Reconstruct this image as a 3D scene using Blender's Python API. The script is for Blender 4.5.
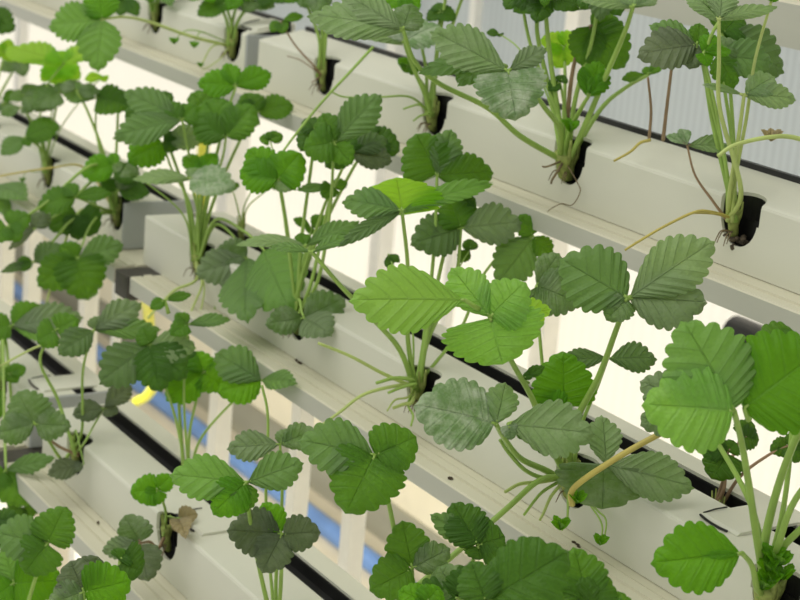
import bpy, bmesh, math, random
from mathutils import Vector, Matrix
random.seed(7)
D = bpy.data; SC = bpy.context.scene; COL = SC.collection
for o in list(D.objects): D.objects.remove(o)

# ------------------------------------------------------------------ camera
CAMZ = 1.45
YAW, PITCH, ROLL, FPX = -0.99584560, -0.27027237, 0.08752521, 1789.125
fw = Vector((math.sin(YAW)*math.cos(PITCH), math.cos(YAW)*math.cos(PITCH), math.sin(PITCH)))
rt0 = fw.cross(Vector((0, 0, 1))).normalized(); up0 = rt0.cross(fw)
RT = math.cos(ROLL)*rt0 + math.sin(ROLL)*up0
UP = -math.sin(ROLL)*rt0 + math.cos(ROLL)*up0
CP = Vector((0, 0, CAMZ))
cam = D.cameras.new('camera'); camo = D.objects.new('camera', cam); COL.objects.link(camo)
m = Matrix.Identity(4)
for i in range(3):
    m[i][0] = RT[i]; m[i][1] = UP[i]; m[i][2] = -fw[i]; m[i][3] = CP[i]
camo.matrix_world = m
cam.sensor_width = 36; cam.lens = FPX/800*36; cam.clip_start = .02
cam.dof.use_dof = True; cam.dof.focus_distance = 1.15; cam.dof.aperture_fstop = 15
SC.camera = camo

# ------------------------------------------------------------------ light
SC.view_settings.view_transform = 'Standard'; SC.view_settings.look = 'None'
SC.view_settings.gamma = 1; SC.view_settings.exposure = 0.06
W = D.worlds.new('sky'); SC.world = W; W.use_nodes = True
nt = W.node_tree; bg = nt.nodes['Background']
bg.inputs[0].default_value = (1.0, 0.985, 0.93, 1); bg.inputs[1].default_value = 0.62
sun = D.lights.new('sun', 'SUN'); suno = D.objects.new('sun', sun); COL.objects.link(suno)
sun.energy = 4.2; sun.angle = math.radians(3); sun.color = (1, .97, .9)
suno.rotation_euler = Vector((0.25, -1, -0.62)).to_track_quat('-Z', 'Y').to_euler()
roofl = D.lights.new('roof_light', 'AREA'); roofo = D.objects.new('roof_light', roofl); COL.objects.link(roofo)
roofl.shape = 'RECTANGLE'; roofl.size = 3.2; roofl.size_y = 2.0; roofl.energy = 34; roofl.color = (1, .99, .93)
roofo.location = (-1.5, -0.35, 3.3)
roofo.rotation_euler = (Vector((-1.2, .75, 1.1))-Vector(roofo.location)).to_track_quat('-Z', 'Y').to_euler()

lowl = D.lights.new('added_low_fill', 'AREA'); lowo = D.objects.new('added_low_fill', lowl); COL.objects.link(lowo)  # added fill with no lamp there, brightens floor and step under the gutters
lowl.shape = 'RECTANGLE'; lowl.size = 2.6; lowl.size_y = .25; lowl.energy = 12; lowl.color = (1, .97, .9)
lowo.location = (-1.6, .98, CAMZ-.86)

def ray(u, v): return (RT*((u-400)/FPX) - UP*((v-300)/FPX) + fw)
def atY(u, v, Y):
    d = ray(u, v); return CP + d*(Y/d.y)
def near(u, v, P, k=0.0):          # the point of the sight line nearest to P, k metres closer
    d = ray(u, v); t = (P-CP).dot(d)/d.dot(d); return CP + d*(t-k)

# ------------------------------------------------------------------ materials
def newmat(name):
    mt = D.materials.new(name); mt.use_nodes = True
    n = mt.node_tree; return mt, n, n.nodes['Principled BSDF'], n.nodes, n.links
def plain(name, col, rough=.5, noise=.08, scale=30, dirt=0, dirtcol=(.25, .2, .1), spec=.4, metal=0, stretch=(1, 1, 1)):
    mt, n, b, N, L = newmat(name)
    tc = N.new('ShaderNodeTexCoord'); mp = N.new('ShaderNodeMapping'); mp.inputs['Scale'].default_value = stretch
    L.new(tc.outputs['Object'], mp.inputs[0])
    nz = N.new('ShaderNodeTexNoise'); nz.inputs['Scale'].default_value = scale; nz.inputs['Detail'].default_value = 6
    L.new(mp.outputs[0], nz.inputs['Vector'])
    r = N.new('ShaderNodeMapRange'); r.inputs[1].default_value = .3; r.inputs[2].default_value = .7
    r.inputs[3].default_value = 1-noise; r.inputs[4].default_value = 1+noise; L.new(nz.outputs[0], r.inputs[0])
    vm = N.new('ShaderNodeVectorMath'); vm.operation = 'SCALE'; vm.inputs[0].default_value = col
    L.new(r.outputs[0], vm.inputs['Scale']); out = vm.outputs[0]
    if dirt:
        n2 = N.new('ShaderNodeTexNoise'); n2.inputs['Scale'].default_value = scale*.45; n2.inputs['Detail'].default_value = 9
        n2.inputs['Roughness'].default_value = .75; L.new(mp.outputs[0], n2.inputs['Vector'])
        r2 = N.new('ShaderNodeMapRange'); r2.inputs[1].default_value = .58; r2.inputs[2].default_value = .78
        r2.inputs[4].default_value = dirt; L.new(n2.outputs[0], r2.inputs[0])
        mx = N.new('ShaderNodeMix'); mx.data_type = 'RGBA'; L.new(r2.outputs[0], mx.inputs[0])
        L.new(out, mx.inputs[6]); mx.inputs[7].default_value = (*dirtcol, 1); out = mx.outputs[2]
    L.new(out, b.inputs['Base Color']); b.inputs['Roughness'].default_value = rough
    b.inputs['Specular IOR Level'].default_value = spec; b.inputs['Metallic'].default_value = metal
    bp = N.new('ShaderNodeBump'); bp.inputs['Strength'].default_value = .06; L.new(nz.outputs[0], bp.inputs['Height'])
    L.new(bp.outputs[0], b.inputs['Normal'])
    return mt
M = {}
M['gutter'] = plain('white_plastic', (.66, .66, .545), .42, .03, 18, .35, (.5, .46, .3), stretch=(.3, 1, 1))
M['end'] = plain('shade_grey_plastic', (.42, .44, .43), .5, .03)  # right-hand end caps: shade on the end face put into this grey
M['ledge'] = plain('cream_rail', (.62, .595, .45), .5, .02, 40, .12, (.33, .27, .14), stretch=(.03, .5, .5))
M['face'] = plain('aluminium_rail', (.50, .50, .42), .42, .05, 30, .25, (.3, .3, .2), stretch=(.12, 1, 1), metal=.1)
M['black'] = plain('black_plastic', (.012, .012, .011), .35, .3, 60)
M['dark'] = plain('dark_bracket', (.05, .045, .035), .5, .3, 60)
M['post'] = plain('white_post', (.90, .87, .78), .5, .04)
M['greypost'] = plain('grey_post', (.80, .79, .74), .5, .04)
M['blue'] = plain('blue_pipe_plastic', (.13, .25, .52), .35, .15, 15)
M['yellow'] = plain('yellow_plastic', (.72, .70, .02), .4, .05)
M['conc'] = plain('cream_concrete', (.86, .79, .60), .8, .08, 5, .35, (.3, .24, .16))
M['step'] = plain('cream_step', (.66, .59, .44), .8, .10, 6, .3, (.4, .33, .2))
M['brown'] = plain('stained_concrete', (.36, .345, .26), .8, .25, 9, .6, (.10, .08, .05), stretch=(.25, 1, 1))
M['floor'] = plain('white_ground_cover', (.93, .92, .88), .7, .02)
M['crown'] = plain('crown_tissue', (.30, .36, .09), .7, .3, 220, .55, (.13, .09, .03))
M['root'] = plain('dry_root', (.20, .15, .08), .8, .3, 200)
M['soil'] = plain('coir_soil', (.09, .07, .045), .9, .6, 300)
M['stalk'] = plain('green_stalk', (.30, .46, .09), .45, .12, 60)
M['stalk_pale'] = plain('pale_stalk', (.46, .56, .17), .45, .12, 60)
M['stalk_red'] = plain('reddish_stalk', (.30, .20, .11), .5, .15, 60)
M['runner'] = plain('yellow_runner', (.50, .42, .10), .45, .15, 60)
M['speck'] = plain('debris', (.06, .045, .025), .9, .3, 200)

def sheet(name, col, trans, wavescale, amp):
    mt, n, b, N, L = newmat(name)
    tc = N.new('ShaderNodeTexCoord'); wv = N.new('ShaderNodeTexWave'); wv.bands_direction = 'X'
    wv.inputs['Scale'].default_value = wavescale; wv.inputs['Distortion'].default_value = .4
    L.new(tc.outputs['Object'], wv.inputs[0])
    nz = N.new('ShaderNodeTexNoise'); nz.inputs['Scale'].default_value = 2.5; L.new(tc.outputs['Object'], nz.inputs[0])
    ad = N.new('ShaderNodeMath'); ad.operation = 'ADD'; L.new(wv.outputs[1], ad.inputs[0]); L.new(nz.outputs[0], ad.inputs[1])
    r = N.new('ShaderNodeMapRange'); r.inputs[1].default_value = 0; r.inputs[2].default_value = 2
    r.inputs[3].default_value = 1-amp; r.inputs[4].default_value = 1+amp*.3; L.new(ad.outputs[0], r.inputs[0])
    vm = N.new('ShaderNodeVectorMath'); vm.operation = 'SCALE'; vm.inputs[0].default_value = col
    L.new(r.outputs[0], vm.inputs['Scale'])
    tr = N.new('ShaderNodeBsdfTranslucent'); L.new(vm.outputs[0], tr.inputs[0]); L.new(vm.outputs[0], b.inputs['Base Color'])
    b.inputs['Roughness'].default_value = .6
    mx = N.new('ShaderNodeMixShader'); mx.inputs[0].default_value = trans
    L.new(b.outputs[0], mx.inputs[1]); L.new(tr.outputs[0], mx.inputs[2]); L.new(mx.outputs[0], N['Material Output'].inputs[0])
    return mt
M['white_sheet'] = sheet('white_translucent_sheet', (.88, .865, .82), .75, 14, .05)
M['grey_sheet'] = sheet('grey_translucent_sheet', (.60, .63, .63), .6, 22, .16)

def leafmat(name, col, under, trans=.35, tcol=None, dust=0.0, rough=.40, spec=.45, holes=False):
    mt, n, b, N, L = newmat(name)
    uv = N.new('ShaderNodeUVMap'); sp = N.new('ShaderNodeSeparateXYZ'); L.new(uv.outputs[0], sp.inputs[0])
    def math_(op, a, bb=None, c=None):
        x = N.new('ShaderNodeMath'); x.operation = op
        for k, q in enumerate((a, bb, c)):
            if q is None: continue
            if isinstance(q, (int, float)): x.inputs[k].default_value = q
            else: L.new(q, x.inputs[k])
        return x.outputs[0]
    ph = math_('PINGPONG', sp.outputs[0], .5)                       # 0 on a side vein
    v1 = math_('SMOOTH_MIN', math_('DIVIDE', ph, .11), 1, .3)
    lat = math_('ABSOLUTE', math_('SUBTRACT', sp.outputs[1], .5))
    v2 = math_('MINIMUM', math_('DIVIDE', lat, .022), 1)
    vein = math_('SUBTRACT', 1, math_('MULTIPLY', math_('ADD', math_('MULTIPLY', v1, .55), .45), v2))
    tc = N.new('ShaderNodeTexCoord'); oi = N.new('ShaderNodeObjectInfo')
    off = N.new('ShaderNodeVectorMath'); off.operation = 'ADD'; L.new(tc.outputs['Object'], off.inputs[0])
    cx = N.new('ShaderNodeCombineXYZ'); L.new(math_('MULTIPLY', oi.outputs['Random'], 9), cx.inputs[0]); L.new(cx.outputs[0], off.inputs[1])
    nz = N.new('ShaderNodeTexNoise'); nz.inputs['Scale'].default_value = 55; nz.inputs['Detail'].default_value = 7
    L.new(off.outputs[0], nz.inputs[0])
    vo = N.new('ShaderNodeTexVoronoi'); vo.inputs['Scale'].default_value = 480; L.new(off.outputs[0], vo.inputs[0])
    k = math_('ADD', math_('MULTIPLY', nz.outputs[0], .5), math_('ADD', math_('MULTIPLY', oi.outputs['Random'], .34), .58))
    k = math_('MULTIPLY', k, math_('ADD', .90, math_('MULTIPLY', vo.outputs[0], .22)))
    c1 = N.new('ShaderNodeVectorMath'); c1.operation = 'SCALE'; c1.inputs[0].default_value = col; L.new(k, c1.inputs['Scale'])
    def mixc(f, a, bcol):
        x = N.new('ShaderNodeMix'); x.data_type = 'RGBA'
        if isinstance(f, (int, float)): x.inputs[0].default_value = f
        else: L.new(f, x.inputs[0])
        L.new(a, x.inputs[6])
        if isinstance(bcol, tuple): x.inputs[7].default_value = (*bcol, 1)
        else: L.new(bcol, x.inputs[7])
        return x.outputs[2]
    lightv = tuple(min(1, c*1.5+.05) for c in col)
    c = mixc(math_('MULTIPLY', vein, .38), c1.outputs[0], lightv)
    if dust:
        dn = N.new('ShaderNodeTexNoise'); dn.inputs['Scale'].default_value = 70; dn.inputs['Detail'].default_value = 10
        dn.inputs['Roughness'].default_value = .72; L.new(off.outputs[0], dn.inputs[0])
        dr = N.new('ShaderNodeMapRange'); dr.inputs[1].default_value = .42; dr.inputs[2].default_value = .70
        dr.inputs[3].default_value = dust*.16; dr.inputs[4].default_value = dust; L.new(dn.outputs[0], dr.inputs[0])
        c = mixc(dr.outputs[0], c, (.62, .67, .52))
    geo = N.new('ShaderNodeNewGeometry')
    c = mixc(math_('MULTIPLY', geo.outputs['Backfacing'], .8), c, under)
    L.new(c, b.inputs['Base Color']); b.inputs['Roughness'].default_value = rough
    b.inputs['Specular IOR Level'].default_value = spec*.5
    bp = N.new('ShaderNodeBump'); bp.inputs['Strength'].default_value = .85; bp.inputs['Distance'].default_value = .0010
    h = math_('SUBTRACT', math_('SUBTRACT', 1, math_('MULTIPLY', vein, 1.0)), math_('MULTIPLY', vo.outputs[0], .45))
    L.new(h, bp.inputs['Height']); L.new(bp.outputs[0], b.inputs['Normal'])
    tr = N.new('ShaderNodeBsdfTranslucent')
    tcol = tcol or (col[0]*2.0+.03, col[1]*1.75+.05, col[2]*.9)
    tv = N.new('ShaderNodeVectorMath'); tv.operation = 'SCALE'; tv.inputs[0].default_value = tcol
    L.new(math_('SUBTRACT', 1.05, math_('MULTIPLY', vein, .35)), tv.inputs['Scale']); L.new(tv.outputs[0], tr.inputs[0])
    mx = N.new('ShaderNodeMixShader'); mx.inputs[0].default_value = trans
    L.new(b.outputs[0], mx.inputs[1]); L.new(tr.outputs[0], mx.inputs[2]); L.new(mx.outputs[0], N['Material Output'].inputs[0])
    return mt
M['fresh'] = leafmat('leaf_fresh', (.095, .275, .008), (.21, .36, .10), .38)
M['mid'] = leafmat('leaf_mid', (.078, .200, .014), (.17, .28, .10), .32)
M['dark'+'leaf'] = leafmat('leaf_dark', (.050, .135, .012), (.13, .2, .08), .28)
M['grey'] = leafmat('leaf_greyish', (.080, .170, .026), (.2, .27, .14), .25, dust=.30)
M['dusty'] = leafmat('leaf_dusty', (.095, .21, .05), (.22, .33, .12), .22, dust=.95, rough=.6)
M['pale'] = leafmat('leaf_pale', (.15, .27, .08), (.25, .36, .15), .28, dust=.35)
M['lime'] = leafmat('leaf_lime_backlit', (.20, .42, .02), (.3, .5, .08), .6, (.5, .85, .05))  # for backlit leaves: the backlight's glow put into colour and translucency
M['olive'] = leafmat('leaf_olive', (.075, .115, .045), (.14, .18, .09), .2, dust=.15)
M['bright'] = leafmat('leaf_bright', (.19, .42, .05), (.25, .42, .08), .35, dust=.10, rough=.36, spec=.6)
M['withered'] = leafmat('leaf_withered', (.26, .21, .10), (.3, .25, .14), .2, dust=.2)

# ------------------------------------------------------------------ object helpers
def link(name, me, mat, parent=None):
    o = D.objects.new(name, me); COL.objects.link(o)
    for x in (mat if isinstance(mat, (list, tuple)) else [mat]): me.materials.append(M[x])
    if parent:
        o.parent = parent; o.matrix_parent_inverse = parent.matrix_basis.inverted()
    return o
def tag(o, label, cat=None, group=None):
    o['label'] = label
    if cat: o['category'] = cat
    if group: o['group'] = group
    return o
def empty(name, loc, label, cat, group=None):
    o = D.objects.new(name, None); COL.objects.link(o); o.location = loc; o.empty_display_size = .02
    return tag(o, label, cat, group)
def mesh(name, vs, fs, smooth=False):
    me = D.meshes.new(name); me.from_pydata([tuple(v) for v in vs], [], fs); me.update()
    if smooth: me.polygons.foreach_set('use_smooth', [True]*len(me.polygons))
    return me
def box(x0, x1, y0, y1, z0, z1):
    vs = [(x, y, z) for x in (x0, x1) for y in (y0, y1) for z in (z0, z1)]
    return vs, [(0, 1, 3, 2), (4, 6, 7, 5), (0, 4, 5, 1), (2, 3, 7, 6), (0, 2, 6, 4), (1, 5, 7, 3)]
def bevbox(name, x0, x1, y0, y1, z0, z1, r=.001):
    v, f = box(x0, x1, y0, y1, z0, z1); bm = bmesh.new()
    vv = [bm.verts.new(p) for p in v]
    for q in f: bm.faces.new([vv[i] for i in q])
    bmesh.ops.bevel(bm, geom=list(bm.edges), offset=r, segments=2, affect='EDGES', profile=.5)
    bmesh.ops.recalc_face_normals(bm, faces=bm.faces)
    me = D.meshes.new(name); bm.to_mesh(me); bm.free(); return me
def extrude(name, poly, x0, x1):      # closed (y,z) polygon pulled along X
    n = len(poly); vs = [(x0, y, z) for y, z in poly]+[(x1, y, z) for y, z in poly]
    bm = bmesh.new(); V = [bm.verts.new(v) for v in vs]
    for i in range(n):
        j = (i+1) % n; bm.faces.new((V[i], V[j], V[n+j], V[n+i]))
    a = bm.faces.new(V[:n]); b = bm.faces.new(V[n:][::-1])
    bmesh.ops.recalc_face_normals(bm, faces=bm.faces)
    me = D.meshes.new(name); bm.to_mesh(me); bm.free(); return me
def smoothpath(pts, n):
    P = [Vector(p) for p in pts]; P = [P[0]*2-P[1]]+P+[P[-1]*2-P[-2]]; out = []
    segs = len(P)-3
    for s in range(segs):
        a, b, c, d = P[s:s+4]
        for i in range(n):
            t = i/n
            out.append(.5*((2*b)+(c-a)*t+(2*a-5*b+4*c-d)*t*t+(3*b-a-3*c+d)*t**3))
    out.append(P[-2]); return out
def tube(pts, r0, r1=None, sides=7, vs=None, fs=None):
    r1 = r0 if r1 is None else r1; vs = [] if vs is None else vs; fs = [] if fs is None else fs
    k0 = len(vs); n = len(pts); prev = None
    for i, p in enumerate(pts):
        t = (pts[min(i+1, n-1)]-pts[max(i-1, 0)]).normalized()
        if prev is None: a = t.orthogonal().normalized()
        else: a = (prev-t*prev.dot(t)).normalized()
        prev = a; b = t.cross(a); r = r0+(r1-r0)*i/(n-1)
        for s in range(sides):
            q = 2*math.pi*s/sides; vs.append(p+(a*math.cos(q)+b*math.sin(q))*r)
    for i in range(n-1):
        for s in range(sides):
            s2 = (s+1) % sides
            fs.append((k0+i*sides+s, k0+i*sides+s2, k0+(i+1)*sides+s2, k0+(i+1)*sides+s))
    fs.append(tuple(k0+s for s in range(sides))[::-1]); fs.append(tuple(k0+(n-1)*sides+s for s in range(sides)))
    return vs, fs

# ------------------------------------------------------------------ setting
def struct(name, me, mat):
    o = link(name, me, mat); o['kind'] = 'structure'; return o
ZF = CAMZ-1.62
WY = 1.62
v, f = box(-6, 3, -2.5, WY+.4, ZF-.05, ZF); struct('floor', mesh('floor', v, f), 'floor')
ZK = CAMZ-.62*WY                       # top of the concrete kerb
ZS = CAMZ-.33*WY
v, f = box(-6, 3, WY, WY+.012, ZK, ZS); struct('wall_back', mesh('wall_back', v, f), 'white_sheet')
v, f = box(-6, 3, WY+.002, WY+.014, ZS, CAMZ+3.2); struct('wall_back_upper', mesh('wall_back_upper', v, f), 'grey_sheet')
ZP = CAMZ-.825*(WY-.16)                # step the pipes lie on
v, f = box(-6, 3, WY-.08, WY+.25, ZF, ZK); struct('wall_kerb', mesh('wall_kerb', v, f), 'conc')
me = extrude('trim', [(WY-.086, ZP-.01), (WY-.086, ZP+.075), (WY-.079, ZP+.075), (WY-.079, ZP-.01)], -6, 3); struct('trim_1', me, 'brown')
v, f = box(-6, 3, WY-.42, WY-.08, ZF, ZP); struct('floor_step', mesh('floor_step', v, f), 'step')

# ------------------------------------------------------------------ gutters
ROWS = {'O': (1.015, -.070, -1.9097), 'A': (.86693, -.24740, -1.90966), 'B': (.73841, -.42397, -1.90091),
        'C': (.59157, -.57884, -1.43195), 'D': (.435, -.765, -1.2)}
HR, HC = .0212, -.0055
def hole_pos(row, k):
    Y, Z, t0 = ROWS[row]; return Vector((t0+.2*k, Y, CAMZ+Z))
def evalmesh(o):
    dg = bpy.context.evaluated_depsgraph_get(); me = D.meshes.new_from_object(o.evaluated_get(dg)); return me
def gutter(row, x0, x1, holes, label, w=.088, slot=(.047, .069), endl=False, endr=False, rise=0.0):
    Y, Z, _ = ROWS[row]; Z += CAMZ; h = .0505; t = .0025; r = .0025
    g = empty('growing_gutter', ((x0+x1)/2, Y+w/2, Z-h), label, 'gutter', 'white growing gutters in tiers')
    U = lambda a, z: z+(rise*a if z > -.02 else 0)
    # C-shaped section, the slot open at the back of the top
    P = [(slot[0], 0), (r, 0), (r*.3, -r*.3), (0, -r), (0, -h), (w, -h), (w, 0), (slot[1], 0), (slot[1], -t), (w-t, -t), (w-t, -h+t), (t, -h+t), (t, -t), (slot[0], -t)]
    sh = extrude('shell', [(Y+a, Z+U(a, b)) for a, b in P], x0, x1)
    shell = D.objects.new('channel', sh); COL.objects.link(shell)
    ln = extrude('liner', [(Y+a, Z+U(a, b)) for a, b in ((t, -.003), (t, -h+t), (w-t, -h+t), (w-t, -.003), (slot[1]-.001, -.003), (slot[1]-.002, -.012), (slot[0]+.002, -.012), (slot[0]+.001, -.003))], x0+.004, x1-.004)
    liner = D.objects.new('liner', ln); COL.objects.link(liner)
    cv, cf, sv, sf = [], [], [], []
    for k in holes:
        c = hole_pos(row, k)
        for (vs, fs, kind) in ((cv, cf, 0), (sv, sf, 1)):
            n = 28; k0 = len(vs)
            if kind == 0:
                for z in (Z+.03, Z-.016):
                    for i in range(n):
                        a = 2*math.pi*i/n; vs.append((c.x+HR*math.cos(a), Y+HC+HR*math.sin(a), z))
            else:
                hw = .0196; prof = [(-hw, -.0005), (hw, -.0005), (hw, -.010)]
                prof += [(hw*.95*math.cos(a), -.014-.020*math.sin(a)) for a in [math.pi*i/12 for i in range(0, 13)]]
                prof += [(-hw, -.010)]
                n = len(prof)
                for y in (Y-.02, Y+.014):
                    for a, b in prof: vs.append((c.x+a, y, Z+b))
            for i in range(n):
                j = (i+1) % n; fs.append((k0+i, k0+j, k0+n+j, k0+n+i))
            fs.append(tuple(range(k0, k0+n))[::-1]); fs.append(tuple(range(k0+n, k0+2*n)))
    outm = []
    if holes:
        cuts = []
        for vs, fs in ((cv, cf), (sv, sf)):
            me = mesh('cut', vs, fs); bm = bmesh.new(); bm.from_mesh(me); bmesh.ops.recalc_face_normals(bm, faces=bm.faces); bm.to_mesh(me); bm.free()
            co = D.objects.new('cut', me); COL.objects.link(co); cuts.append(co)
        for o in (shell, liner):
            for co in cuts:
                md = o.modifiers.new('b', 'BOOLEAN'); md.operation = 'DIFFERENCE'; md.solver = 'EXACT'; md.object = co
        bpy.context.view_layer.update()
        ms = [evalmesh(o) for o in (shell, liner)]
        for co in cuts+[shell, liner]: D.objects.remove(co)
        shell = link('channel', ms[0], 'gutter', g); liner = link('black_liner', ms[1], 'black', g)
    else:
        for o, mt in ((shell, 'gutter'), (liner, 'black')):
            o.data.materials.append(M[mt]); o.parent = g; o.matrix_parent_inverse = g.matrix_basis.inverted()
        liner.name = 'black_liner'
    if rise:
        v, f = box(x0+.004, x1-.004, Y+.0503, Y+.0547, Z-.004, Z+.0142); link('liner_lip', mesh('lip', v, f), 'black', g)
    for e, xx in ((endl, x0), (endr, x1)):
        if e:
            s = -1 if xx == x0 else 1
            me = bevbox('cap', min(xx, xx+s*.003), max(xx, xx+s*.003), Y+.0005, Y+w-.0005, Z-h+.0005, Z-.0005, .0006)
            link('end_cap', me, 'end' if s > 0 else 'gutter', g)
    return g
def xpix(row, u):      # X of the point of the crease seen at column u
    lo, hi = -5.0, -.2
    Y, Z, _ = ROWS[row]
    for _ in range(60):
        mid = (lo+hi)/2; q = Vector((mid, Y, Z)); px = 400+FPX*q.dot(RT)/q.dot(fw)
        if px < u: lo = mid
        else: hi = mid
    return lo
def rail(row, x0, x1, label, dz=.0165):
    Y, Z, _ = ROWS[row]; Z += CAMZ-.0510; p = .0325
    P = [(.092, 0), (-.008, 0), (-.0085, -.0010), (-.0105, -.0010), (-.011, .0012), (-.019, .0012), (-.0195, -.0006), (-.0215, -.0006), (-.022, .0004), (-p, .0004), (-p-.001, -.001), (-p-.001, -dz),
         (-p+.002, -dz), (-p+.002, -.004), (.092, -.004)]
    me = extrude('rail', [(Y+a, Z+b) for a, b in P], x0, x1)
    o = link('support_rail', me, ['ledge', 'face'])
    for pl in me.polygons:
        c = pl.center
        if c.y < Y-p+.0025 and c.z < Z-.003: pl.material_index = 1
    o.data.materials[0] = M['ledge']
    return tag(o, label, 'rail', 'metal rails under the gutters')
def xat(u, v, row, dy):
    return atY(u, v, ROWS[row][0]+dy).x
def cover(g, row, x0, x1, a=.018, b=.074):
    Y, Z, _ = ROWS[row]; Z += CAMZ
    rs = .2 if row == 'A' else 0
    P = [(a, .0005), (a+.002, .0022), (b-.002, .0022), (b, .0008), (b, .0003), (a, .0001)]
    me = extrude('cover', [(Y+q, Z+w+rs*q) for q, w in P], x0, x1)
    o = link('slot_cover', me, 'gutter', g)
    vs, fs = tube([Vector((x0, Y+q, Z+w+rs*q+.0012)) for q, w in ((a+.002, .001), (a+.012, .002), (a+.022, .002))], .0006, sides=5)
    tube([Vector((x0+(x1-x0)*q, Y+a-.0006-.003*math.sin(q*3.1), Z+rs*a+.0012)) for q in (0, .2, .4, .6, .8)], .0009, sides=5, vs=vs, fs=fs)
    link('clip', mesh('clip', vs, fs), 'black', o); return o

xA = xpix('A', 246); xA2 = xpix('A', 260)
gA1 = gutter('A', -4.2, xA, [-2, -1, 0, 1], 'white gutter in the top tier, left length ending in a shade-grey cap', w=.058, slot=(.050, .055), rise=.20, endr=True)
gA2 = gutter('A', xA2, -.25, [2, 3, 4, 5, 6], 'white gutter in the top tier, long right-hand length with the big dark holes', w=.058, slot=(.050, .055), rise=.20, endl=True)
xB = xpix('B', 123); xB2 = xpix('B', 146)
gB1 = gutter('B', -4.2, xB, [-2, -1, 0, 1], 'white gutter in the middle tier, left length behind the leaves at left edge', endr=True)
gB2 = gutter('B', xB2, -.25, [2, 3, 4, 5, 6], 'white gutter in the middle tier, long diagonal length through the picture centre', endl=True)
xC = xpix('C', 30); xC2 = xpix('C', 44)
gC1 = gutter('C', -3.5, xC, [-1, -2], 'white gutter in the lowest visible tier, short piece at the left edge', endr=True)
gC2 = gutter('C', xC2, -.25, [0, 1, 2, 3, 4], 'white gutter in the lowest visible tier, length with two open holes at lower left', endl=True)
gO = gutter('O', -4.2, -.25, [2, 3, 4, 5], 'white gutter above the top right corner, only its rail in view', w=.058, slot=(.050, .055), rise=.20)
gD = gutter('D', -3, -.3, [-1, 0, 1, 2], 'white gutter below the bottom left corner, mostly out of view')
rail('A', -4.2, xA-.01, 'cream and grey rail under the left length of the top tier')
rail('A', xA+.0, -.25, 'cream and grey rail under the right length of the top tier')
xr = atY(131, 268, ROWS['B'][0]-.033).x; xc = atY(7, 447, ROWS['C'][0]-.033).x
rail('B', -4.2, xr-.04, 'cream and grey rail under the left length of the middle tier')
rail('B', xr, -.25, 'long cream and grey rail running diagonally under the middle tier')
rail('C', -3.5, xc-.04, 'cream and grey rail under the left piece of the lowest tier')
rail('C', xc, -.25, 'cream and grey rail under the lowest tier at lower left')
rail('O', -4.2, -.25, 'grey rail crossing the top right corner', .034)
rail('D', -3, -.3, 'cream rail below the bottom left corner')
for row, x, lab in (('B', xr, 'dark square bracket at the left end of the middle tier rail'), ('C', xc, 'dark square bracket at the left end of the lowest tier rail')):
    Y, Z, _ = ROWS[row]; Z += CAMZ
    me = bevbox('br', x-.032, x-.0005, Y-.036, Y+.02, Z-.076, Z-.0508, .001)
    tag(link('rail_bracket', me, 'dark'), lab, 'bracket', 'dark rail brackets')
cover(gB2, 'B', xat(738, 510, 'B', .05), xat(775, 530, 'B', .05)); cover(gC2, 'C', xat(213, 516, 'C', .045), xat(238, 536, 'C', .045), .012, .07)
cover(gC1, 'C', xC-.05, xC-.012); cover(gA1, 'A', xA-.04, xA-.004, .014, .057)

# ------------------------------------------------------------------ frame posts, pipe, hoses
def post(u, v, Y, w, label, mat='post', z1=None):
    P = atY(u, v, Y); z1 = (CAMZ-.555 if Y < 1.2 else CAMZ+.8) if z1 is None else z1
    zb = ZK if Y > WY-.09 else (ZP if Y > WY-.42 else ZF)
    me = bevbox('post', P.x-w/2, P.x+w/2, Y-w/2, Y+w/2, zb, z1, .002)
    o = link('frame_post', me, mat); tag(o, label, 'post', 'upright posts behind the gutters'); return o
PY = .93
post(220, 420, PY, .022, 'white upright post left of the blue pipe bend, lower gap')
post(302, 430, PY, .020, 'white upright post under the centre of the middle rail')
post(352, 540, PY, .020, 'white upright post below the three-part leaf at lower centre')
post(32, 290, PY, .022, 'white upright post near the left edge above the blue pipe')
post(88, 320, PY, .022, 'white upright post left of the dark bracket')
post(5, 290, PY, .022, 'white upright post at the very left edge')
post(382, 240, WY-.04, .030, 'grey upright post behind the leaf in the picture centre', 'greypost')
post(22, 30, WY-.04, .026, 'grey upright post at the top left corner', 'greypost')
post(233, 170, WY-.04, .045, 'broad grey upright post beside the yellow strip', 'greypost')
post(455, 230, WY-.04, .016, 'thin upright post behind the dark hanging leaf', 'greypost')
post(572, 90, WY-.04, .030, 'slim white upright post behind the stem clump at upper right, showing again below', z1=CAMZ+.8)
post(118, 290, PY, .012, 'slim grey upright post beside the dark bracket', 'greypost')
pr = .017
def pipe(name, Y, z, r, mat, label):
    vs, fs = tube([Vector((-4.5+q*.5, Y, z)) for q in range(11)], r, sides=20)
    return tag(link(name, mesh(name, vs, fs, True), mat), label, 'pipe')
pc = atY(208, 437, WY-.16); pipe('water_pipe', WY-.16, pc.z, pr*1.02, 'blue', 'blue water pipe running along behind the lower gutters')
pc2 = atY(250, 520, WY-.20)
pl = atY(146, 310, .98); pts = [atY(143, 286, .76), atY(147, 300, .86), atY(150, 330, 1.0), atY(154, 365, 1.03), atY(155, 382, 1.08), atY(147, 396, 1.12), atY(136, 402, 1.14)]
vs, fs = tube(smoothpath(pts, 8), .0075, sides=10)
tag(link('yellow_hose', mesh('hose', vs, fs, True), 'yellow'), 'curved yellow hose hanging over the blue pipe', 'hose')
a = atY(208, 120, WY-.04); b = atY(208, 215, WY-.04)
me = bevbox('strip', a.x-.030, a.x+.016, WY-.046, WY-.041, b.z, a.z+.03, .001)
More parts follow.
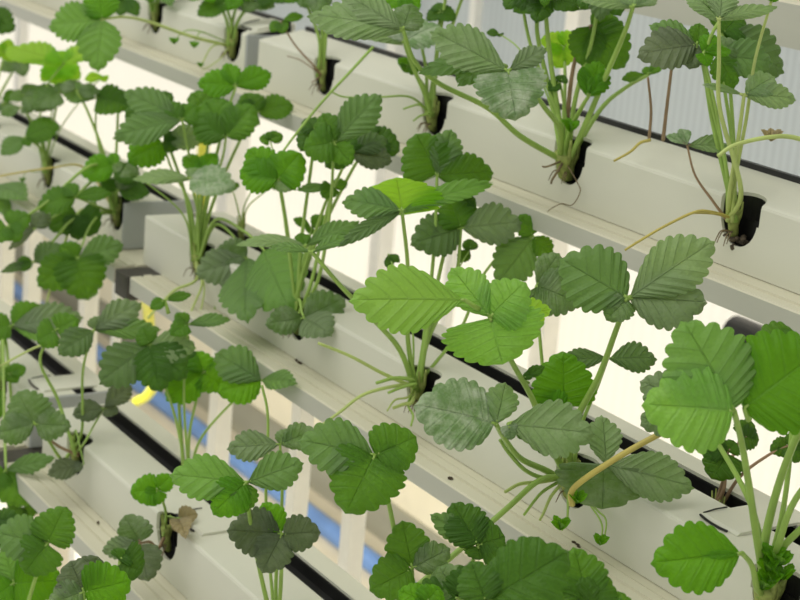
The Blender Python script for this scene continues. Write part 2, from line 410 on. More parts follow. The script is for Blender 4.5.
tag(link('sticky_trap', me, 'yellow'), 'yellow upright strip hanging in the bright gap', 'insect trap')

q0 = atY(741, 322, WY-.012); vs, fs = tube([Vector((q0.x+.2*i, WY-.022, q0.z-.012)) for i in range(8)], .022, sides=16)
tag(link('black_pipe', mesh('pipe', vs, fs, True), 'black'), 'black pipe in the bright gap under the top rail at right', 'pipe')
# ------------------------------------------------------------------ strawberry plants
TC = Vector((-fw.x, -fw.y, 0)).normalized(); RH = rt0.copy()
def leaf_normal(th, ph=0):
    th = math.radians(th); ph = math.radians(ph)
    return (Vector((0, 0, 1))*math.cos(th)+(TC*math.cos(ph)+RH*math.sin(ph))*math.sin(th)).normalized()
def leaflet(J, Tp, N, wid, mat, parent, teeth=8, fold=.22, droop=.10, quilt=1.0, asym=0.0, seed=0):
    rnd = random.Random(seed); ax = Tp-J; Ln = ax.length; ax = ax/Ln
    N = (N-ax*N.dot(ax)).normalized(); S = ax.cross(N)
    R = 5; n = teeth*R; Mj = 6; hw = wid/2; ar = wid/Ln
    c = min(max((ar-.72)/.6, 0), 1)                 # 0 wedge-shaped base, 1 heart-shaped base
    pw, ex, lobe = 1.18-.38*c, .86-.24*c, .02+.40*c
    bend = rnd.uniform(.5, 1.4)*droop; tw = rnd.uniform(-.14, .14); wav = rnd.uniform(0, 6.28)
    def outline(t):
        x = (math.sin(math.pi*t**pw))**ex if 0 < t < 1 else 0
        return x, t-lobe*4*t*(1-t)**2
    vs, uvs = [], []
    amp = rnd.uniform(.10, .135)
    for i in range(n+1):
        s = i/n; ph = (i % R)/R
        tooth = math.sin(math.pi*ph**.85)**.7 if 0 < i < n else (1 if i == n else 0)
        ox, oy = outline(s); f = 1-amp*(1-tooth)*min(1, max(0, (s-.06)*4))
        ox, oy = ox*f, .45+(oy-.45)*f
        mid = .93*s**2.3
        for j in range(-Mj, Mj+1):
            q = abs(j)/Mj; sg = 1 if j > 0 else -1
            yy = mid+(oy-mid)*q**1.05; xx = q*ox*hw*(1+asym*sg)
            z = fold*xx - bend*Ln*(max(yy, 0)**2-max(yy, 0))*1.6 + tw*sg*xx*.8*yy
            z += min(Ln, .05)*.015*quilt*math.sin(math.pi*ph)*math.sin(math.pi*q**.8*.92)
            z += Ln*.016*math.sin(5*s+wav+sg)*q
            z -= hw*.20*q**3
            p = J+ax*(yy*Ln)+S*(sg*xx if j else 0)+N*z
            vs.append(p); uvs.append((i/R+.5, .5+.5*j/Mj))
    K = 2*Mj+1; fs = []
    for i in range(n):
        for j in range(K-1):
            a = i*K+j; fs.append((a, a+1, a+K+1, a+K))
    me = mesh('leaflet', vs, fs, True)
    if me.polygons[len(me.polygons)//2].normal.dot(N) < 0: me.flip_normals()
    ul = me.uv_layers.new(name='UVMap'); li = [0]*len(me.loops); me.loops.foreach_get('vertex_index', li)
    flat = [c for i in li for c in uvs[i]]; ul.data.foreach_set('uv', flat)
    return link('leaflet', me, mat, parent)
def clear(P):          # keep a point of a plant in front of the gutters and rails it hangs over
    for row in ('O', 'A', 'B', 'C', 'D'):
        Y, Z, _ = ROWS[row]; Z += CAMZ; d = P-CP
        lim = None
        if Z-.072 < P.z < Z-.044: lim = Y-.040
        elif Z-.044 <= P.z < Z+.004: lim = Y-.008
        if lim is not None and lim < P.y < Y+.09: P = CP+d*(lim/d.y)
    return P
cnt = [0]
class Plant:
    def __init__(s, row, k, label, cr=1.0, P=None, name='strawberry_plant'):
        h = hole_pos(row, k) if P is None else P; s.h = h
        s.base = h+Vector((-.010, .005, -.022))
        s.top = s.base+Vector((.001, -.002, .012))
        s.o = empty(name, s.base, label, 'plant', 'strawberry plants in the gutters'); s.rnd = random.Random(hash((row, k)) % 1000 if False else ord(row)*31+k)
        if cr:
            r = .0050*cr; vs, fs = [], []
            tube([s.base+Vector((0, .002, -.010)), s.base, s.base+Vector((0, -.001, .006)), s.top], r*.75, r*1.05, 10, vs, fs)
            for q in range(5):
                a = q*1.26+s.rnd.random(); d = Vector((math.cos(a), math.sin(a)*.8, 0))
                tube([s.base+d*r*.4, s.base+d*r+Vector((0, 0, .010)), s.top+d*r*1.3+Vector((0, 0, .006+.006*s.rnd.random()))], r*.42, r*.12, 6, vs, fs)
            link('crown', mesh('crown', vs, fs, True), 'crown', s.o)
            vs, fs = [], []
            for q in range(4):
                a = s.rnd.uniform(-1.9, -.2); d = Vector((math.cos(a), math.sin(a)*.6, 0)); L_ = s.rnd.uniform(.001, .006)
                p0 = s.base+Vector((0, 0, -.004))
                pts = [p0, p0+d*.010+Vector((0, -.003, .001)), p0+d*.012+Vector((0, -.005, -.003)), p0+d*.013+Vector((0, -.006, -.003-L_))]
                tube(smoothpath(pts, 4), .0007, .0003, 5, vs, fs)
            link('roots', mesh('roots', vs, fs, True), 'root', s.o)
    def leaf(s, J, tips, mat='mid', k=.0, th=48, ph=0, via=None, stalk='stalk', r=.0017, fold=.22, droop=.10, start=None, nostalk=False):
        cnt[0] += 1; sd = cnt[0]
        Jp = near(J[0], J[1], s.top+Vector((0, 0, .03)), k) 
        Jp = clear(Jp)
        N = leaf_normal(th+s.rnd.uniform(-6, 6), ph+s.rnd.uniform(-12, 12))
        # stalk
        if via:
            n = len(via); kk = [(q+1)/(n+1) for q in range(n)]; pts = [s.top]
            d0 = (s.top-CP).dot(fw); d1 = (Jp-CP).dot(fw)
            for q, (u, v) in enumerate(via):
                dd = ray(u, v); pts.append(clear(CP+dd*(d0+(d1-d0)*kk[q])))
            pts.append(Jp)
        else:
            dv = Jp-s.top; L_ = dv.length; side = Vector((dv.x, dv.y, 0))
            pts = [s.top, s.top+Vector((0, 0, L_*.34))+side*.22+Vector((s.rnd.uniform(-.004, .004), 0, 0)), s.top+dv*.70+Vector((0, 0, L_*.10)), Jp]
        if start: pts[0] = s.base+Vector(start)
        a0 = s.rnd.uniform(0, 6.28)
        if not start: pts[0] = pts[0]+Vector((math.cos(a0)*.004, math.sin(a0)*.003-.001, -.008))
        path = smoothpath(pts, 7)
        if nostalk: path = path[-4:]
        vs, fs = tube(path, r*1.15, r*.72, 7)
        # the three short stalklets join in the stalk's end
        lv = []
        for q, tp in enumerate(tips):
            u, v, w = tp[:3]; mt = tp[3] if len(tp) > 3 and tp[3] else mat
            Nn = N.copy()
            if len(tp) > 4: Nn = leaf_normal(*tp[4])
            d = ray(u, v); den = d.dot(Nn); dep = (Jp-CP).dot(fw)
            t = (Jp-CP).dot(Nn)/den if abs(den) > .12 else dep
            pxl = math.hypot(u-J[0], v-J[1])*dep/FPX; lim = max(.012, pxl*1.0)
            t = min(max(t, dep-lim), dep+lim)
            Tp = clear(CP+d*t); ax = (Tp-Jp).normalized()
            n2 = (Nn-ax*Nn.dot(ax)).normalized(); S = ax.cross(n2)
            sp = math.hypot(S.dot(RT), S.dot(UP)); axp = Vector((ax.dot(RT), ax.dot(UP))); Sp = Vector((S.dot(RT), S.dot(UP)))
            perp = abs(Sp.x*axp.y-Sp.y*axp.x)/max(.05, axp.length)
            wid = min(w*1.19*t/FPX/max(perp, .3), (Tp-Jp).length*2.1)
            J2 = Jp+ax*min(.0012, (Tp-Jp).length*.05)-fw*(.0013*((q*2) % 3))
            tube([Jp, J2+ax*.002], r*.7, r*.5, 5, vs, fs)
            lv.append((J2, Tp, n2, wid, mt, q))
        st = link('petiole', mesh('petiole', vs, fs, True), stalk, s.o)
        for J2, Tp, n2, wid, mt, q in lv:
            leaflet(J2, Tp, n2, wid, {'dark': 'darkleaf'}.get(mt, mt), st, fold=fold, droop=droop, seed=sd*7+q, teeth=10 if (Tp-J2).length > .055 else (8 if (Tp-J2).length > .03 else 6))
        return st
    def strand(s, pix, k0=0, k1=0, r=.0012, mat='stalk', name='runner', r1=None, begin=True):
        ds = (s.top-CP).dot(fw); pts = [s.base+Vector((0, -.002, .006))] if begin else []
        n = len(pix)
        for q, (u, v) in enumerate(pix):
            pts.append(CP+ray(u, v)*(ds-(k0+(k1-k0)*q/max(1, n-1))))
        vs, fs = tube(smoothpath(pts, 7), r, r1 or r*.7, 7)
        return link(name, mesh(name, vs, fs, True), mat, s.o)
    def bud(s, u, v, k, size=.006, mat='fresh'):
        p = near(u, v, s.top, k); rr = random.Random(int(u*7+v))
        for q in range(5):
            a = q*1.26+rr.random(); d = (Vector((math.cos(a), math.sin(a), .9+.5*rr.random()))).normalized()
            leaflet(p, p+d*size*1.1, (Vector((0, 0, 1))-d*.3+TC*.6).normalized(), size*.62, mat, s.o, teeth=4, fold=.5, seed=int(u)+q).name = 'young_leaf'
# ---- top tier
p = Plant('A', 0, 'small strawberry plant in a top-tier hole at the upper left edge of the frame', .8)
p.leaf((125, -4), [(120, 15, 20), (138, 16, 14), (112, -8, 16)], 'dark')
p.leaf((158, -18), [(148, 2, 16), (172, 4, 20)], 'mid')
p.leaf((180, -25), [(170, -5, 20), (195, -8, 18)], 'grey')
p.leaf((150, -30), [(140, -12, 18), (160, -14, 18)], 'mid')

p = Plant('A', 1, 'strawberry plant in the last hole of the left top gutter, with tiny drooping buds', 1.1)
p.leaf((103, 19), [(47, 26, 36), (98, -16, 34), (97, 71, 40)], 'fresh', k=.05, th=60, via=[(190, 36), (150, 22), (125, 17)], stalk='stalk_pale', r=.0018)
p.leaf((226, 3), [(197, 14, 20), (214, 8, 16), (232, -12, 20)], 'mid')
p.leaf((240, -6), [(228, 9, 16), (222, -14, 16), (256, -12, 18)], 'fresh')
p.leaf((252, 1), [(275, 6, 16), (243, 11, 18), (262, -12, 16)], 'grey')
p.leaf((205, -12), [(190, 0, 14), (214, 2, 16)], 'fresh')
p.leaf((268, -8), [(286, 2, 14), (262, 8, 14)], 'dark')
p.strand([(205, 33), (190, 30), (180, 34), (175, 43)], .01, .02, .0008, name='flower_stalk'); p.bud(174, 44, .02, .008)
p.strand([(208, 34), (200, 32), (196, 40), (194, 47)], .01, .02, .0008, name='flower_stalk'); p.bud(194, 48, .02, .008)
p.strand([(213, 46), (204, 60), (201, 68)], .01, .015, .001, 'stalk_pale'); p.strand([(222, 57), (210, 66), (202, 70)], .01, .015, .0008, 'stalk_pale'); p.bud(200, 67, .015, .006)

p = Plant('A', 2, 'strawberry plant in the first hole of the right top gutter, black pocket clearly visible', .7)
p.leaf((281, 22), [(270, 31, 12), (304, 15, 9), (283, 33, 13)], 'mid', via=[(313, 65), (295, 45)], r=.0011, stalk='stalk_red')
p.leaf((318, -12), [(300, 6, 18), (330, 6, 16), (316, 14, 18)], 'grey')
p.leaf((328, -22), [(316, -4, 18), (345, -6, 18)], 'grey')
p.leaf((300, -10), [(285, 2, 14), (306, 8, 14)], 'mid')
p.strand([(312, 68), (300, 60), (287, 56)], .01, .01, .0007, 'stalk_red', 'dry_stalk')
p.strand([(316, 80), (312, 82), (311, 82)], .01, .01, .0007, 'stalk_red', 'dry_stalk')

p = Plant('A', 3, 'strawberry plant in the top gutter left of centre under a broad dusty leaf', 1.15)
p.leaf((404, 42), [(349, 31, 18, 'pale', (20, 0)), (441, 24, 34), (396, 18, 30)], 'dusty', k=.03, th=40, via=[(424, 92), (412, 65)], r=.0021)
p.leaf((402, -8), [(384, 8, 22), (420, 9, 16), (408, 14, 14)], 'fresh', r=.0015)
p.leaf((440, 12), [(427, 20, 14), (456, 18, 16), (438, 2, 16)], 'dark', r=.0014)
p.leaf((408, 66), [(398, 58, 10, 'fresh'), (421, 66, 18), (404, 72, 14)], 'mid', r=.0012)
p.leaf((470, -20), [(455, -2, 20), (490, -4, 20)], 'mid', k=.0)
p.leaf((450, -30), [(440, -6, 20), (465, -8, 20)], 'mid')
p.strand([(373, 47), (350, 72), (322, 102), (296, 134), (284, 150)], .05, .12, .0014, 'stalk', begin=False)
p.strand([(410, 97), (380, 97), (345, 97), (330, 91)], .01, .02, .0011, 'stalk')
p.strand([(420, 105), (412, 106), (403, 109)], .01, .012, .0012, 'stalk', 'cut_stalk')
p.strand([(428, 114), (420, 116), (413, 121)], .01, .012, .0012, 'stalk', 'cut_stalk')

p = Plant('A', 4, 'large bushy strawberry plant in the top gutter with a thick clump of stems', 1.75)
p.leaf((403, 30), [(306, 14, 38, 'dusty'), (340, -8, 30, 'dusty'), (412, 2, 30, 'grey')], 'dusty', k=.085, th=52, via=[(520, 136), (488, 108), (440, 84), (415, 62)], r=.0022, fold=.12)
p.leaf((508, 71), [(430, 30, 40), (516, 119, 64, 'dusty', (62, 0)), (547, 47, 20, 'grey')], 'dusty', k=.10, th=56, via=[(560, 130), (545, 108), (525, 82)], r=.0022)
p.leaf((497, 62), [(418, 71, 20), (457, 84, 18), (500, 80, 14)], 'mid', k=.07, th=36, nostalk=True)
p.leaf((545, -6), [(513, 10, 26), (536, 22, 24), (580, 8, 26)], 'dark', via=[(552, 100), (540, 50), (537, 20)], r=.0020)
p.leaf((564, 47), [(541, 38, 24), (556, 67, 26), (579, 33, 24)], 'lime', k=-.05, th=60, via=[(564, 120), (565, 80)], r=.0017)
p.leaf((590, 26), [(626, 66, 46), (583, 66, 34), (622, 24, 30)], 'mid', k=-.01, th=62, via=[(568, 110), (575, 60)], r=.0019, stalk='stalk_red')
p.leaf((588, 97), [(600, 60, 30), (582, 66, 14), (608, 72, 14)], 'fresh', k=.03, th=66, r=.0020)
p.leaf((633, 7), [(581, 0, 14), (657, -3, 14), (630, -14, 30)], 'pale', k=.05, th=30, via=[(582, 132), (605, 78), (624, 34)], r=.0023)
p.leaf((648, 75), [(621, 79, 10), (661, 64, 10), (646, 66, 10)], 'mid', k=-.03, via=[(600, 110), (625, 88)], r=.0019)
p.leaf((543, -30), [(530, -5, 24), (562, -3, 24), (545, 6, 20)], 'mid', via=[(556, 100), (548, 40)], r=.0022)
p.leaf((600, -12), [(580, 8, 24), (622, 14, 26), (600, 20, 22)], 'dark', via=[(575, 100), (592, 40)], r=.0019)
p.leaf((520, -8), [(505, 8, 20), (534, 12, 22)], 'dark', via=[(560, 120), (532, 50)], r=.0017)
p.leaf((560, 82), [(548, 90, 12), (565, 75, 12)], 'dark', r=.0012)
p.leaf((500, 34), [(486, 32, 8), (501, 37, 8)], 'dark', k=-.06, r=.0008, via=[(545, 90), (520, 50)])
p.leaf((470, 69), [(457, 82, 14), (498, 84, 16)], 'darkleaf', k=.03, r=.0010, nostalk=True)
p.strand([(552, 165), (545, 167), (542, 166)], .012, .012, .0010, 'root', 'dry_stalk')
p.strand([(557, 172), (552, 180), (551, 184)], .012, .012, .0012, 'root', 'dry_stalk')
p.strand([(577, 182), (580, 192), (572, 205), (560, 204), (545, 215), (549, 230)], .02, .03, .0005, 'root', 'dry_stalk')
p.bud(570, 132, .02, .012, 'fresh')

p = Plant('A', 5, 'sparse strawberry plant in the big open hole at upper right, thin tall stems', .9)
hp = p.base
p.leaf((697, 45), [(649, 24, 24), (637, 55, 40, 'olive'), (690, 68, 28, 'olive'), (700, 22, 18)], 'mid', k=.0, th=52, via=[(728, 190), (712, 120), (704, 70)], r=.0017)
p.leaf((703, 53), [(716, 34, 20), (732, 50, 14), (708, 66, 16)], 'fresh', k=.01, via=[(729, 185), (716, 110)], r=.0013)
p.leaf((719, 20), [(690, -6, 26), (778, 6, 15, 'pale'), (722, -14, 30)], 'dusty', k=.06, th=30, via=[(741, 190), (720, 110), (719, 60)], r=.0017, stalk='stalk_pale')
p.leaf((722, 34), [(786, 72, 50), (742, 12, 40)], 'dark', k=-.05, th=66, r=.0015)
p.leaf((716, 55), [(774, 62, 36, 'mid'), (735, 88, 28, 'mid'), (737, 40, 26)], 'grey', k=-.03, th=62, r=.0015)
p.leaf((744, 95), [(702, 84, 8), (776, 76, 26, 'pale'), (797, 99, 24)], 'pale', k=.03, th=52, via=[(730, 190), (738, 140)], r=.0018, stalk='stalk_pale')
p.leaf((687, 145), [(731, 147, 16), (681, 128, 12), (666, 135, 9)], 'dusty', k=.0, th=40, via=[(712, 200), (695, 175)], r=.0010, stalk='stalk_red', fold=.5)
p.leaf((771, 2), [(777, -8, 10), (766, -9, 10)], 'fresh', k=.03, via=[(735, 180), (746, 120), (755, 60)], r=.0014, stalk='stalk_pale')
p.leaf((771, -25), [(740, -20, 24), (790, -18, 24)], 'mid', via=[(725, 160), (705, 60), (735, 0)], r=.0014)
p.strand([(663, 140), (667, 105), (672, 64)], -.10, -.03, .0016, 'stalk_red', 'reddish_stem', begin=False)
p.strand([(649, 139), (651, 110), (648, 78)], -.11, -.05, .0013, 'stalk_red', 'reddish_stem', begin=False)
p.strand([(650, 140), (640, 143), (630, 152), (614, 161)], -.08, -.06, .0013, 'runner', 'dry_stalk', begin=False)
p.strand([(712, 212), (695, 212), (665, 226), (641, 240), (625, 250)], .02, .04, .0012, 'runner')
p.strand([(716, 214), (704, 213), (694, 213)], .02, .02, .0010, 'runner', 'dry_stalk')
vs, fs = [], []
rr = random.Random(3)
bmv = bmesh.new()
for q in range(26):
    c = p.base+Vector((rr.uniform(-.004, .011), rr.uniform(-.004, .006), rr.uniform(-.014, -.006)))
    mm = Matrix.Translation(c) @ Matrix.Rotation(rr.random()*3, 4, 'X'); bmesh.ops.create_icosphere(bmv, subdivisions=1, radius=rr.uniform(.0014, .003), matrix=mm)
me = D.meshes.new('soil'); bmv.to_mesh(me); bmv.free(); link('growing_medium', me, 'soil', p.o)

p = Plant('A', 6, 'strawberry plant beyond the right edge sending a pale stem back over the gutter', 1)
p.leaf((650, 100+30), [(655, 128, 3)], 'mid', nostalk=True) if False else None
p.strand([(905, 230), (850, 160), (800, 139), (770, 137), (735, 145), (718, 156)], .0, .02, .0018, 'stalk_pale', begin=True)
p.bud(771, 141, .0, .009, 'withered')

# ---- plants on the far side of the frame, behind the top tier
# ---- middle tier
p = Plant('B', 12, 'tiny plant with thin stems growing out of the dark slot behind the first bright hole', .7, P=atY(239, 214, ROWS['B'][0]+.056)+Vector((.008, 0, 0)))
p.leaf((254, 186), [(262, 180, 8), (248, 180, 8)], 'mid', k=-.01, r=.0008); p.leaf((271, 188), [(282, 184, 8), (264, 184, 8)], 'mid', k=-.01, r=.0008)
p.leaf((232, 190), [(226, 184, 8), (238, 182, 8)], 'mid', k=-.01, r=.0008)
p = Plant('B', 13, 'young plant with reddish stems in the dark slot under the big fresh leaf at right', .8, P=atY(716, 494, ROWS['B'][0]+.056)+Vector((.008, 0, 0)))
p.leaf((728, 452), [(712, 479, 40), (700, 446, 22), (734, 440, 20)], 'dark', k=.0, th=70, r=.0013, stalk='stalk_red')
p.leaf((742, 436), [(752, 420, 22), (760, 440, 22)], 'dark', k=-.03, r=.0013, stalk='stalk_red')
p.leaf((788, 446), [(770, 450, 18), (800, 462, 20), (804, 436, 18)], 'dark', k=-.02, r=.0012, stalk='stalk_red')
p = Plant('B', -1, 'strawberry plant at the far left edge of the middle tier, mostly cut by the frame', .8)
p.leaf((-12, 14), [(14, 30, 26), (-10, 40, 24)], 'dark', k=.05, th=60)
p.leaf((6, 52), [(9, 38, 12), (16, 60, 14), (-10, 50, 14)], 'lime', k=.03)
p.leaf((20, 62), [(0, 70, 14), (36, 58, 10), (24, 76, 14)], 'grey')
p.leaf((-6, 186), [(27, 197, 20), (8, 214, 22), (-12, 200, 20)], 'mid', k=.05)
p.leaf((-5, 110), [(14, 104, 10), (-12, 120, 12)], 'grey')
p.leaf((18, 92), [(2, 100, 12), (32, 100, 12)], 'mid')

p = Plant('B', 0, 'strawberry plant in the left-most visible hole of the middle tier, bright backlit leaf on top', .9)
p.leaf((64, 63), [(5, 46, 26), (98, 47, 22), (52, 50, 22)], 'lime', k=.03, th=28, via=[(40, 130), (45, 90)], r=.0013)
p.leaf((60, 66), [(58, 84, 34), (40, 80, 20), (80, 78, 20)], 'lime', k=-.03, th=50, r=.001)
p.leaf((104, 76), [(84, 79, 10), (105, 82, 9)], 'lime', k=-.02, r=.0008)
p.leaf((24, 95), [(9, 97, 12), (56, 106, 26, 'grey'), (36, 84, 14)], 'grey', k=.0, th=46, via=[(36, 135), (28, 115)], r=.0012)
p.leaf((60, 92), [(32, 104, 26), (88, 86, 18), (60, 82, 12)], 'grey', k=.02, th=42)
p.leaf((22, 107), [(0, 114, 12), (34, 110, 12)], 'grey', k=.01)
p.leaf((25, 137), [(0, 154, 18), (60, 124, 24), (30, 146, 10)], 'mid', k=.03, th=50)
p.leaf((40, 128), [(58, 122, 20), (28, 132, 16)], 'grey', k=.0)
p.strand([(36, 172), (26, 172), (23, 181)], .01, .01, .0006, 'stalk'); p.bud(23, 182, .01, .006)

p = Plant('B', 1, 'strawberry plant in the last hole of the left middle gutter', 1.0)
p.leaf((97, 98), [(62, 92, 18), (131, 106, 30), (110, 91, 14)], 'mid', k=.0, th=44, via=[(104, 165), (96, 130)], r=.0013)
p.leaf((115, 165), [(80, 173, 26), (137, 182, 20, 'dark'), (112, 152, 12)], 'fresh', k=.03, th=60)
p.leaf((118, 190), [(100, 180, 14), (138, 168, 22, 'grey'), (150, 192, 20, 'dark')], 'dark', k=.02)
p.leaf((75, 197), [(36, 206, 26), (66, 183, 16), (112, 193, 14)], 'mid', k=.06, th=46, via=[(102, 208), (88, 202)], r=.0014)
p.leaf((36, 228), [(20, 232, 10), (46, 210, 20), (8, 250, 8)], 'olive', k=.04)
p.leaf((78, 214), [(48, 228, 30), (98, 232, 34), (78, 240, 26)], 'dark', k=.02, th=60)
p.leaf((78, 258), [(37, 286, 34), (88, 300, 46), (124, 244, 28), (60, 244, 20)], 'mid', k=.07, th=66, via=[(100, 215), (88, 230)], r=.0014)
p.leaf((34, 262), [(0, 272, 9), (61, 243, 22), (14, 266, 14)], 'dark', k=.06, th=55, via=[(90, 213), (70, 222), (54, 240)])
p.leaf((8, 226), [(30, 214, 24), (-10, 240, 24), (20, 240, 20)], 'mid', k=.08)
p.leaf((76, 90), [(100, 92, 14), (60, 84, 12)], 'grey')
p.leaf((118, 100), [(98, 108, 12), (126, 90, 16), (138, 104, 14)], 'mid')
p.strand([(85, 168), (50, 168), (0, 176), (-20, 180)], .0, .04, .0012, 'runner')
p.strand([(92, 208), (76, 215), (64, 245), (50, 290), (46, 306)], .02, .06, .0017, 'stalk_pale')

p = Plant('B', 2, 'strawberry plant in the first hole of the long middle gutter, long bare stems', 1.1)
p.leaf((182, 120), [(123, 90, 28), (112, 137, 30), (160, 104, 22), (196, 104, 24)], 'mid', k=.02, th=50, via=[(198, 200), (188, 150)], r=.0015)
p.leaf((163, 142), [(127, 161, 34), (184, 142, 20, 'dark'), (205, 134, 24, 'pale')], 'fresh', k=.0, th=58, via=[(190, 205), (172, 170)], r=.0014)
p.leaf((226, 137), [(204, 98, 44), (192, 120, 30), (254, 104, 34)], 'mid', k=.03, th=58, via=[(208, 200), (222, 160)], r=.0015)
p.leaf((236, 86), [(197, 82, 26), (272, 72, 24), (226, 62, 18)], 'fresh', k=-.01, th=52)
p.leaf((258, 112), [(294, 104, 24), (244, 92, 24), (236, 116, 26)], 'mid', k=-.02, th=45)
p.leaf((190, 178), [(132, 178, 15), (236, 186, 30, 'dusty'), (205, 168, 16)], 'pale', k=.05, th=36, via=[(198, 215), (194, 195)], r=.0015)
p.leaf((203, 170), [(182, 156, 16), (216, 152, 18), (196, 160, 12)], 'fresh', k=.02, th=55)
p.leaf((212, 112), [(190, 92, 30), (236, 120, 30), (206, 134, 24)], 'mid', k=-.02, th=55)
p.leaf((150, 108), [(124, 116, 24), (172, 92, 26), (160, 126, 22)], 'dark', k=-.03, th=55)
p.leaf((124, 168), [(138, 172, 18), (112, 166, 10)], 'grey', k=.0, r=.0009)
p.leaf((247, 258), [(194, 274, 32, 'grey'), (222, 304, 18, 'grey'), (215, 250, 30, 'grey'), (246, 320, 46, 'mid')], 'mid', k=.06, th=66, via=[(215, 225), (235, 238)], r=.0015)
p.leaf((264, 250), [(289, 308, 64, 'fresh', (80, 0))], 'fresh', k=.085, th=72, via=[(215, 220), (245, 232)], r=.0016)
p.leaf((192, 262), [(160, 318, 28)], 'mid', k=.05, th=50, nostalk=True) if False else None
p.strand([(196, 280), (175, 290), (160, 305), (148, 318)], .03, .06, .0016, 'stalk_pale')
p.strand([(202, 282), (196, 300), (188, 318)], .03, .05, .0014, 'stalk_pale'); p.strand([(204, 284), (202, 305), (196, 322)], .03, .05, .0010, 'stalk_pale')
p.strand([(215, 305), (205, 315), (190, 320)], .03, .05, .0010, 'stalk')

p = Plant('B', 3, 'strawberry plant in the middle gutter with greyish leaves lying over its hole', .9)
p.leaf((304, 318), [(265, 324, 26), (330, 334, 30), (346, 298, 34)], 'grey', k=.02, th=58, r=.0014)
p.leaf((278, 180), [(246, 148, 32), (238, 170, 34), (301, 152, 38), (294, 188, 18, 'pale')], 'fresh', k=.02, th=64, via=[(290, 260), (284, 215)], r=.0014)
p.leaf((270, 140), [(259, 138, 11), (283, 134, 13), (268, 131, 9)], 'mid', k=-.03, r=.0009)
p.leaf((334, 143), [(381, 93, 34, 'mid'), (302, 148, 34), (322, 112, 26), (352, 164, 22)], 'mid', k=.06, th=60, via=[(318, 280), (330, 210)], r=.0017)
p.leaf((372, 140), [(400, 150, 30), (356, 128, 26), (378, 168, 30)], 'dark', k=-.01, th=58)
p.leaf((350, 152), [(393, 160, 26, 'olive'), (345, 132, 24), (388, 138, 22), (325, 166, 22)], 'dark', k=.03, th=50, via=[(312, 280), (330, 200)])
p.leaf((333, 186), [(296, 190, 9), (322, 197, 18), (348, 182, 12)], 'mid', k=.02)
p.leaf((312, 228), [(293, 218, 9), (324, 214, 14), (310, 234, 12)], 'mid', k=-.02)
p.leaf((316, 130), [(300, 150, 22), (304, 118, 20)], 'dark', k=.02)
p.leaf((306, 246), [(236, 243, 13, 'pale', (15, 0)), (360, 220, 18, 'mid', (30, 0)), (300, 232, 14)], 'mid', k=.10, th=30, nostalk=True)

p = Plant('B', 4, 'strawberry plant at the picture centre with upright stems and cut stem stubs', 1.2)
p.leaf((402, 211), [(396, 176, 74, 'lime', (36, 0)), (494, 182, 20, 'fresh', (32, 10)), (342, 200, 28, 'mid'), (338, 246, 15, 'dark')], 'mid', k=.06, th=40, via=[(408, 340), (408, 270)], r=.0019)
p.leaf((437, 176), [(416, 132, 54), (495, 172, 36), (452, 128, 30)], 'mid', k=-.02, th=62, via=[(424, 340), (434, 250)], r=.0017)
p.leaf((461, 228), [(411, 244, 40, 'dark'), (448, 196, 34), (524, 222, 38, 'grey')], 'mid', k=-.02, th=58, via=[(428, 340), (455, 280)], r=.0017)
p.leaf((533, 236), [(497, 284, 40), (552, 258, 20), (520, 214, 22)], 'mid', k=-.03, th=66, via=[(460, 330), (480, 280), (510, 245)], r=.0013)
p.leaf((312, 252), [(270, 246, 10), (350, 236, 12)], 'mid', k=.09, th=30, via=[(400, 350), (372, 318), (340, 285)], r=.0021)
p.leaf((458, 205), [(478, 214, 18), (476, 198, 20)], 'dark', k=-.03)
p.leaf((388, 254), [(400, 262, 8), (390, 270, 9)], 'dark', k=-.05, r=.0008)
p.leaf((470, 250), [(458, 262, 12), (470, 238, 14)], 'dark', k=-.05, r=.0008)
p.strand([(402, 382), (380, 372), (350, 356), (318, 343)], .01, .03, .0017, 'stalk_pale')
p.strand([(412, 380), (395, 378), (376, 383)], .02, .03, .0019, 'stalk', 'cut_stalk')
p.strand([(402, 385), (365, 394), (340, 412), (318, 428)], .02, .05, .0016, 'stalk_pale')
p.strand([(415, 384), (400, 388), (388, 393)], .02, .03, .0016, 'stalk', 'cut_stalk')
p.strand([(408, 397), (395, 400), (387, 411)], .02, .03, .0010, 'stalk_pale', 'cut_stalk')
p.strand([(412, 402), (404, 404), (393, 408)], .02, .03, .0018, 'stalk_pale', 'cut_stalk')
p.strand([(408, 404), (413, 415), (411, 426)], .02, .03, .0012, 'stalk', 'cut_stalk')

p = Plant('B', 5, 'vigorous strawberry plant carrying the big glossy bright leaf at the picture centre', 1.3)
p.leaf((490, 317), [(503, 366, 92, 'bright', (80, 0)), (450, 266, 38), (526, 281, 48)], 'bright', k=.10, th=60, via=[(548, 440), (532, 398), (512, 362)], r=.0022, fold=.14)
p.leaf((465, 300), [(349, 300, 60)], 'bright', k=.11, th=60, nostalk=True, fold=.16)
p.leaf((500, 318), [(552, 309, 26, 'lime')], 'lime', k=.07, th=60, nostalk=True)
p.leaf((536, 286), [(560, 252, 26), (580, 304, 42), (545, 300, 24)], 'grey', k=.0, th=62, via=[(550, 430), (540, 340)], r=.0014)
p.leaf((628, 298), [(559, 258, 60), (716, 240, 50, 'pale'), (708, 302, 54, 'grey'), (606, 320, 28, 'grey')], 'mid', k=.07, th=60, via=[(572, 430), (598, 378), (616, 330)], r=.0024)
p.leaf((608, 358), [(560, 360, 18), (658, 358, 26)], 'dark', k=-.01, th=40, via=[(580, 430), (598, 385)], r=.0014)
p.leaf((564, 408), [(563, 351, 56), (540, 396, 26)], 'fresh', k=.02, th=72, r=.0016)
p.leaf((496, 424), [(414, 404, 62), (506, 381, 30, 'pale')], 'dusty', k=.085, th=56, via=[(545, 470), (520, 458), (504, 438)], r=.0022)
